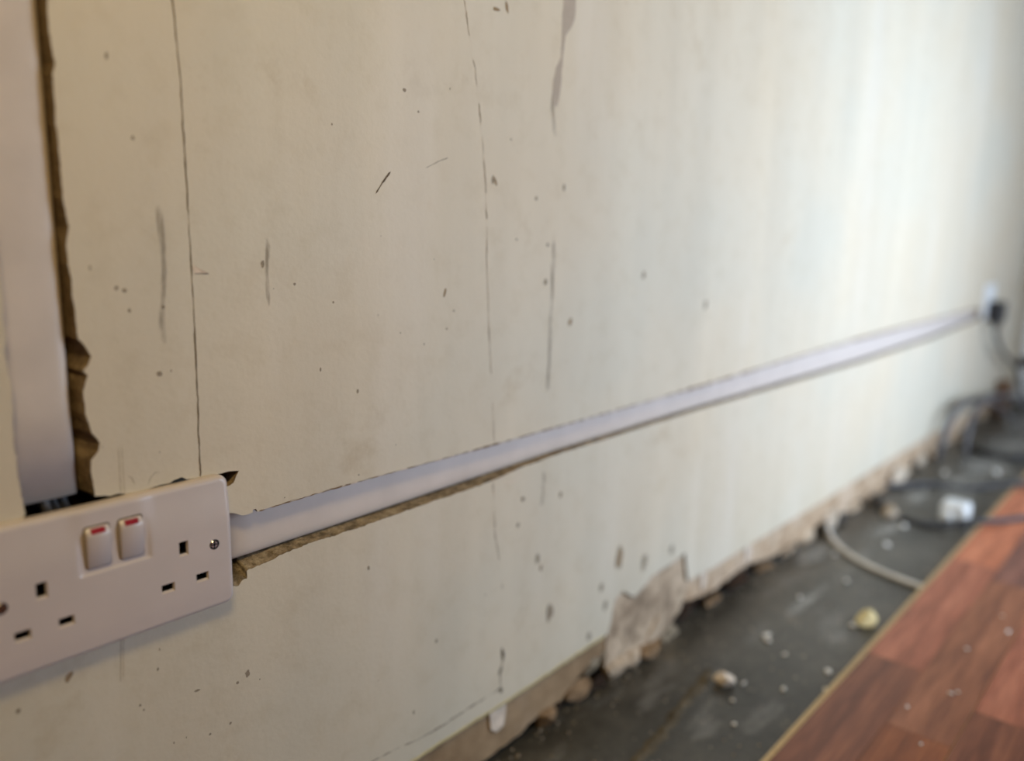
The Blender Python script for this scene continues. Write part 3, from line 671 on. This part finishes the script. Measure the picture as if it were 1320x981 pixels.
# ------------------------------------------------------------------ cables and bits on the floor
tag(tube('white_cable', [(1225, 30, -300), (1205, 12, -304), (1144, -28, -308), (1094, -78, -308), (1067, -133, -308), (1056, -180, -308), (1054, -191, -308)], 4.0, M['whitecable']),
    'off-white cable curving from the wall foot to the laminate edge', 'cable')
tag(tube('dark_cable', [(1415, 4, -300), (1400, -14, -305), (1352, -55, -307), (1333, -101, -307), (1341, -137, -306.5), (1360, -168, -298), (1378, -198, -292.5), (1410, -224, -293), (1453, -250, -293), (1560, -330, -293)], 5.0, M['darkcable']),
    'dark cable passing the white plug and crossing onto the laminate', 'cable')
tag(tube('dark_cable', [(1500, 4, -303), (1529, -18, -306), (1586, -61, -306.5), (1616, -126, -306.5), (1646, -164, -300), (1672, -200, -292), (1720, -245, -293), (1800, -330, -293)], 5.5, M['darkcable']),
    'dark cable lying just beyond the white plug, from wall to laminate', 'cable')
tag(tube('dark_cable', [(1800, -20, -306), (1784, -26, -272), (1792, -30, -236), (1835, -32, -205), (1930, -33, -195), (2020, -34, -204), (2120, -34, -215), (2250, -34, -226), (2370, -62, -246), (2450, -90, -285), (2520, -120, -303)], 8.0, M['greycable']),
    'thick dark cable looping up against the wall foot', 'cable')
tag(tube('dark_cable', [(1858, -62, -306), (1850, -62, -280), (1862, -62, -246), (1900, -60, -214), (1970, -60, -200), (2070, -58, -210), (2180, -62, -244), (2300, -90, -306)], 6.0, M['greycable']),
    'grey cable making the smaller hoop in front of the wall loop', 'cable')
tag(tube('dark_cable', [(2060, 0, -304), (2030, -16, -304), (1945, -69, -305), (1921, -137, -304), (1928, -164, -298), (1945, -200, -290), (1990, -260, -292)], 7.0, M['darkcable']),
    'dark cable on the far floor below the two loops', 'cable')
wp = thing('white_plug', (1400, -152, FLOOR), 'small white plastic plug lying on the dark floor by the laminate', 'plug')
box('plug_body', (1377, -172, FLOOR), (1423, -128, FLOOR+37), M['white'], wp, bev=7, seg=3)
box('flex_grip', (1366, -150, FLOOR+8), (1379, -134, FLOOR+22), M['white'], wp, bev=3)
for (y_, z_) in ((-150, 29), (-161, 12), (-139, 12)): box('pin', (1422, y_-3, FLOOR+z_-2), (1440, y_+3, FLOOR+z_+2), M['chrome'], wp)
adopt(wp)
tag(lump('rubble_piece', (622, -95, FLOOR+7), (12, 11, 9), M['filler'], 77.1), 'pale buff lump of plaster lying alone on the dark floor', 'rubble')
tag(lump('rubble_piece', (889, -168, FLOOR+7), (17, 13, 8), M['yellowrub'], 78.4), 'pale yellow crumb of foam touching the laminate edge', 'rubble')
tag(lump('rubble_piece', (1340, -62, FLOOR+8), (16, 14, 10), M['palerub'], 79.4), 'small pale lump beside the dark cable near the plug', 'rubble')
tag(box('timber_stub', (2415, -34, FLOOR), (2470, -4, -215), M['copper'], bev=3), 'short brown timber stub standing in the far corner', 'timber')
ridge = [(405, -104), (440, -97), (489, -93), (536, -85), (600, -76), (640, -70)]
rg = []
Vr = []; Fr = []
Pr = ragged(ridge, 6, 2.5, 91.0)
for i, q in enumerate(Pr):
    wd = 6+4*noise.noise(Vector((q.x*0.05, 0, 3))); hh = 2.4+2*noise.noise(Vector((q.x*0.08, 5, 3)))
    Vr += [(q.x, q.y-wd, FLOOR+0.05), (q.x, q.y-wd*0.3, FLOOR+hh), (q.x, q.y+wd*0.4, FLOOR+hh*0.8), (q.x, q.y+wd, FLOOR+0.05)]
for i in range(len(Pr)-1):
    for k in range(3): a = 4*i+k; Fr.append((a, a+4, a+5, a+1))
M['mortar'] = rough_material('brown_mortar', [(0.3, (82, 75, 63)), (0.5, (108, 99, 83)), (0.7, (132, 121, 102))], 40)
new_mesh('mortar_ridge', Vr, Fr, M['mortar'], floor_o, True)
CL = {0: 'round white crumb just left of the yellow foam crumb', 1: 'white crumb near the laminate edge, in front of the yellow foam', 2: 'larger of two touching pale crumbs mid-floor', 3: 'smaller of two touching pale crumbs mid-floor',
      5: 'pale crumb beyond the white cable', 6: 'pale crumb by the dark cable, before the white plug', 11: 'pale crumb hard against the laminate edge', 15: 'pale crumb on the far floor beyond both floor cables'}
M['dust_sheen'] = mark_material('pale_dust_and_sheen', (186, 184, 176), 30, 0.38, 0.6, 1.0)  # some loose dust, plus the far floor's glancing sheen painted pale
def dust(x, y, rx, ry, seed):  # soft pale patch: dust and painted sheen together
    V = [(x, y, FLOOR+0.15)]; S = [0.6]; Fc = []; n = 18
    for ring_, sft in ((0.55, 0.45), (1.0, 0.0)):
        for k in range(n):
            a = 2*math.pi*k/n; e = 1+0.5*noise.noise(Vector((math.cos(a), math.sin(a), seed)))
            V.append((x+rx*ring_*e*math.cos(a), y+ry*ring_*e*math.sin(a), FLOOR+0.15)); S.append(sft)
    for k in range(n):
        k2 = (k+1) % n; Fc.append((0, 1+k, 1+k2)); Fc.append((1+k, 1+n+k, 1+n+k2, 1+k2))
    new_mesh('dust_sheen_patch', V, Fc, M['dust_sheen'], floor_o, soft=S)
for i, d_ in enumerate([(2330, -90, 190, 70), (2080, -110, 170, 70), (1840, -110, 160, 60), (1640, -100, 150, 50), (1280, -75, 90, 22), (1080, -20, 90, 24), (905, -80, 90, 14), (1500, -60, 90, 24)]): dust(*d_, i+3.3)
crumbs = [(868, -155, 5.0), (733, -174, 4.6), (763, -84, 5.5), (752, -90, 4.0), (735, -120, 3.5), (1194, -97, 6), (1302, -93, 6), (640, -112, 3.2), (600, -118, 3), (660, -150, 3.4), (560, -140, 3.2), (690, -188, 4.2), (900, -70, 4), (1000, -100, 4.5), (1090, -50, 4), (1790, -140, 8), (1700, -60, 6)]
for i, (x, y, s) in enumerate(crumbs):
    tag(lump('plaster_crumb', (x, y, FLOOR+s*0.5), (s, s*0.9, s*0.7), M['crumb'], 100+i, sub=1), CL.get(i, 'small whitish plaster crumb on the dark floor'), 'crumb', 'plaster crumbs on the dark floor')
for i, (x, y, s) in enumerate([(967, -315, 3.2), (880, -286, 2.4), (760, -298, 2.8), (768, -303, 2.6), (1010, -300, 2.2), (700, -270, 2.2), (1120, -330, 2.4), (640, -300, 1.8)]):
    tag(lump('plaster_crumb', (x, y, TOP+s*0.4), (s, s*0.9, s*0.6), M['crumb'], 140+i, sub=1, flat=False), {0: 'largest white crumb on the laminate, by the right edge of the photo', 2: 'nearer of the two touching white crumbs on the laminate', 3: 'farther of the two touching white crumbs on the laminate'}.get(i, 'tiny white plaster crumb on the red-brown laminate'), 'crumb', 'plaster crumbs on the laminate')
# fine dust and grit too small to pick apart
Vd = []; Fd = []
for i in range(900):
    x = rnd.uniform(330, 2300); y = rnd.uniform(-190, 6) if rnd.random() < 0.75 else rnd.uniform(-8, 6); s = rnd.uniform(0.5, 1.9)
    b0 = len(Vd); a = rnd.uniform(0, 6.28)
    for k in range(3): Vd.append((x+s*math.cos(a+2.1*k), y+s*math.sin(a+2.1*k), FLOOR+0.05))
    Vd.append((x, y, FLOOR+s)); Fd += [(b0, b0+1, b0+3), (b0+1, b0+2, b0+3), (b0+2, b0, b0+3)]
tag(new_mesh('plaster_grit', Vd, Fd, M['palerub']), 'fine pale plaster grit scattered over the bare floor', 'grit', kind='stuff')

# pendant lamp hanging behind the photographer
lp = thing('pendant_lamp', (-250, -550, 1090), 'square white pendant lamp hanging on a cord', 'lamp')
box('lamp_shade', (-430, -730, 1075), (-70, -370, 1150), M['white'], lp, bev=6)
tube('cord', [(-250, -550, 1148), (-250, -550, 1600), (-250, -550, CEIL)], 4, M['whitecable'], lp)
adopt(lp)
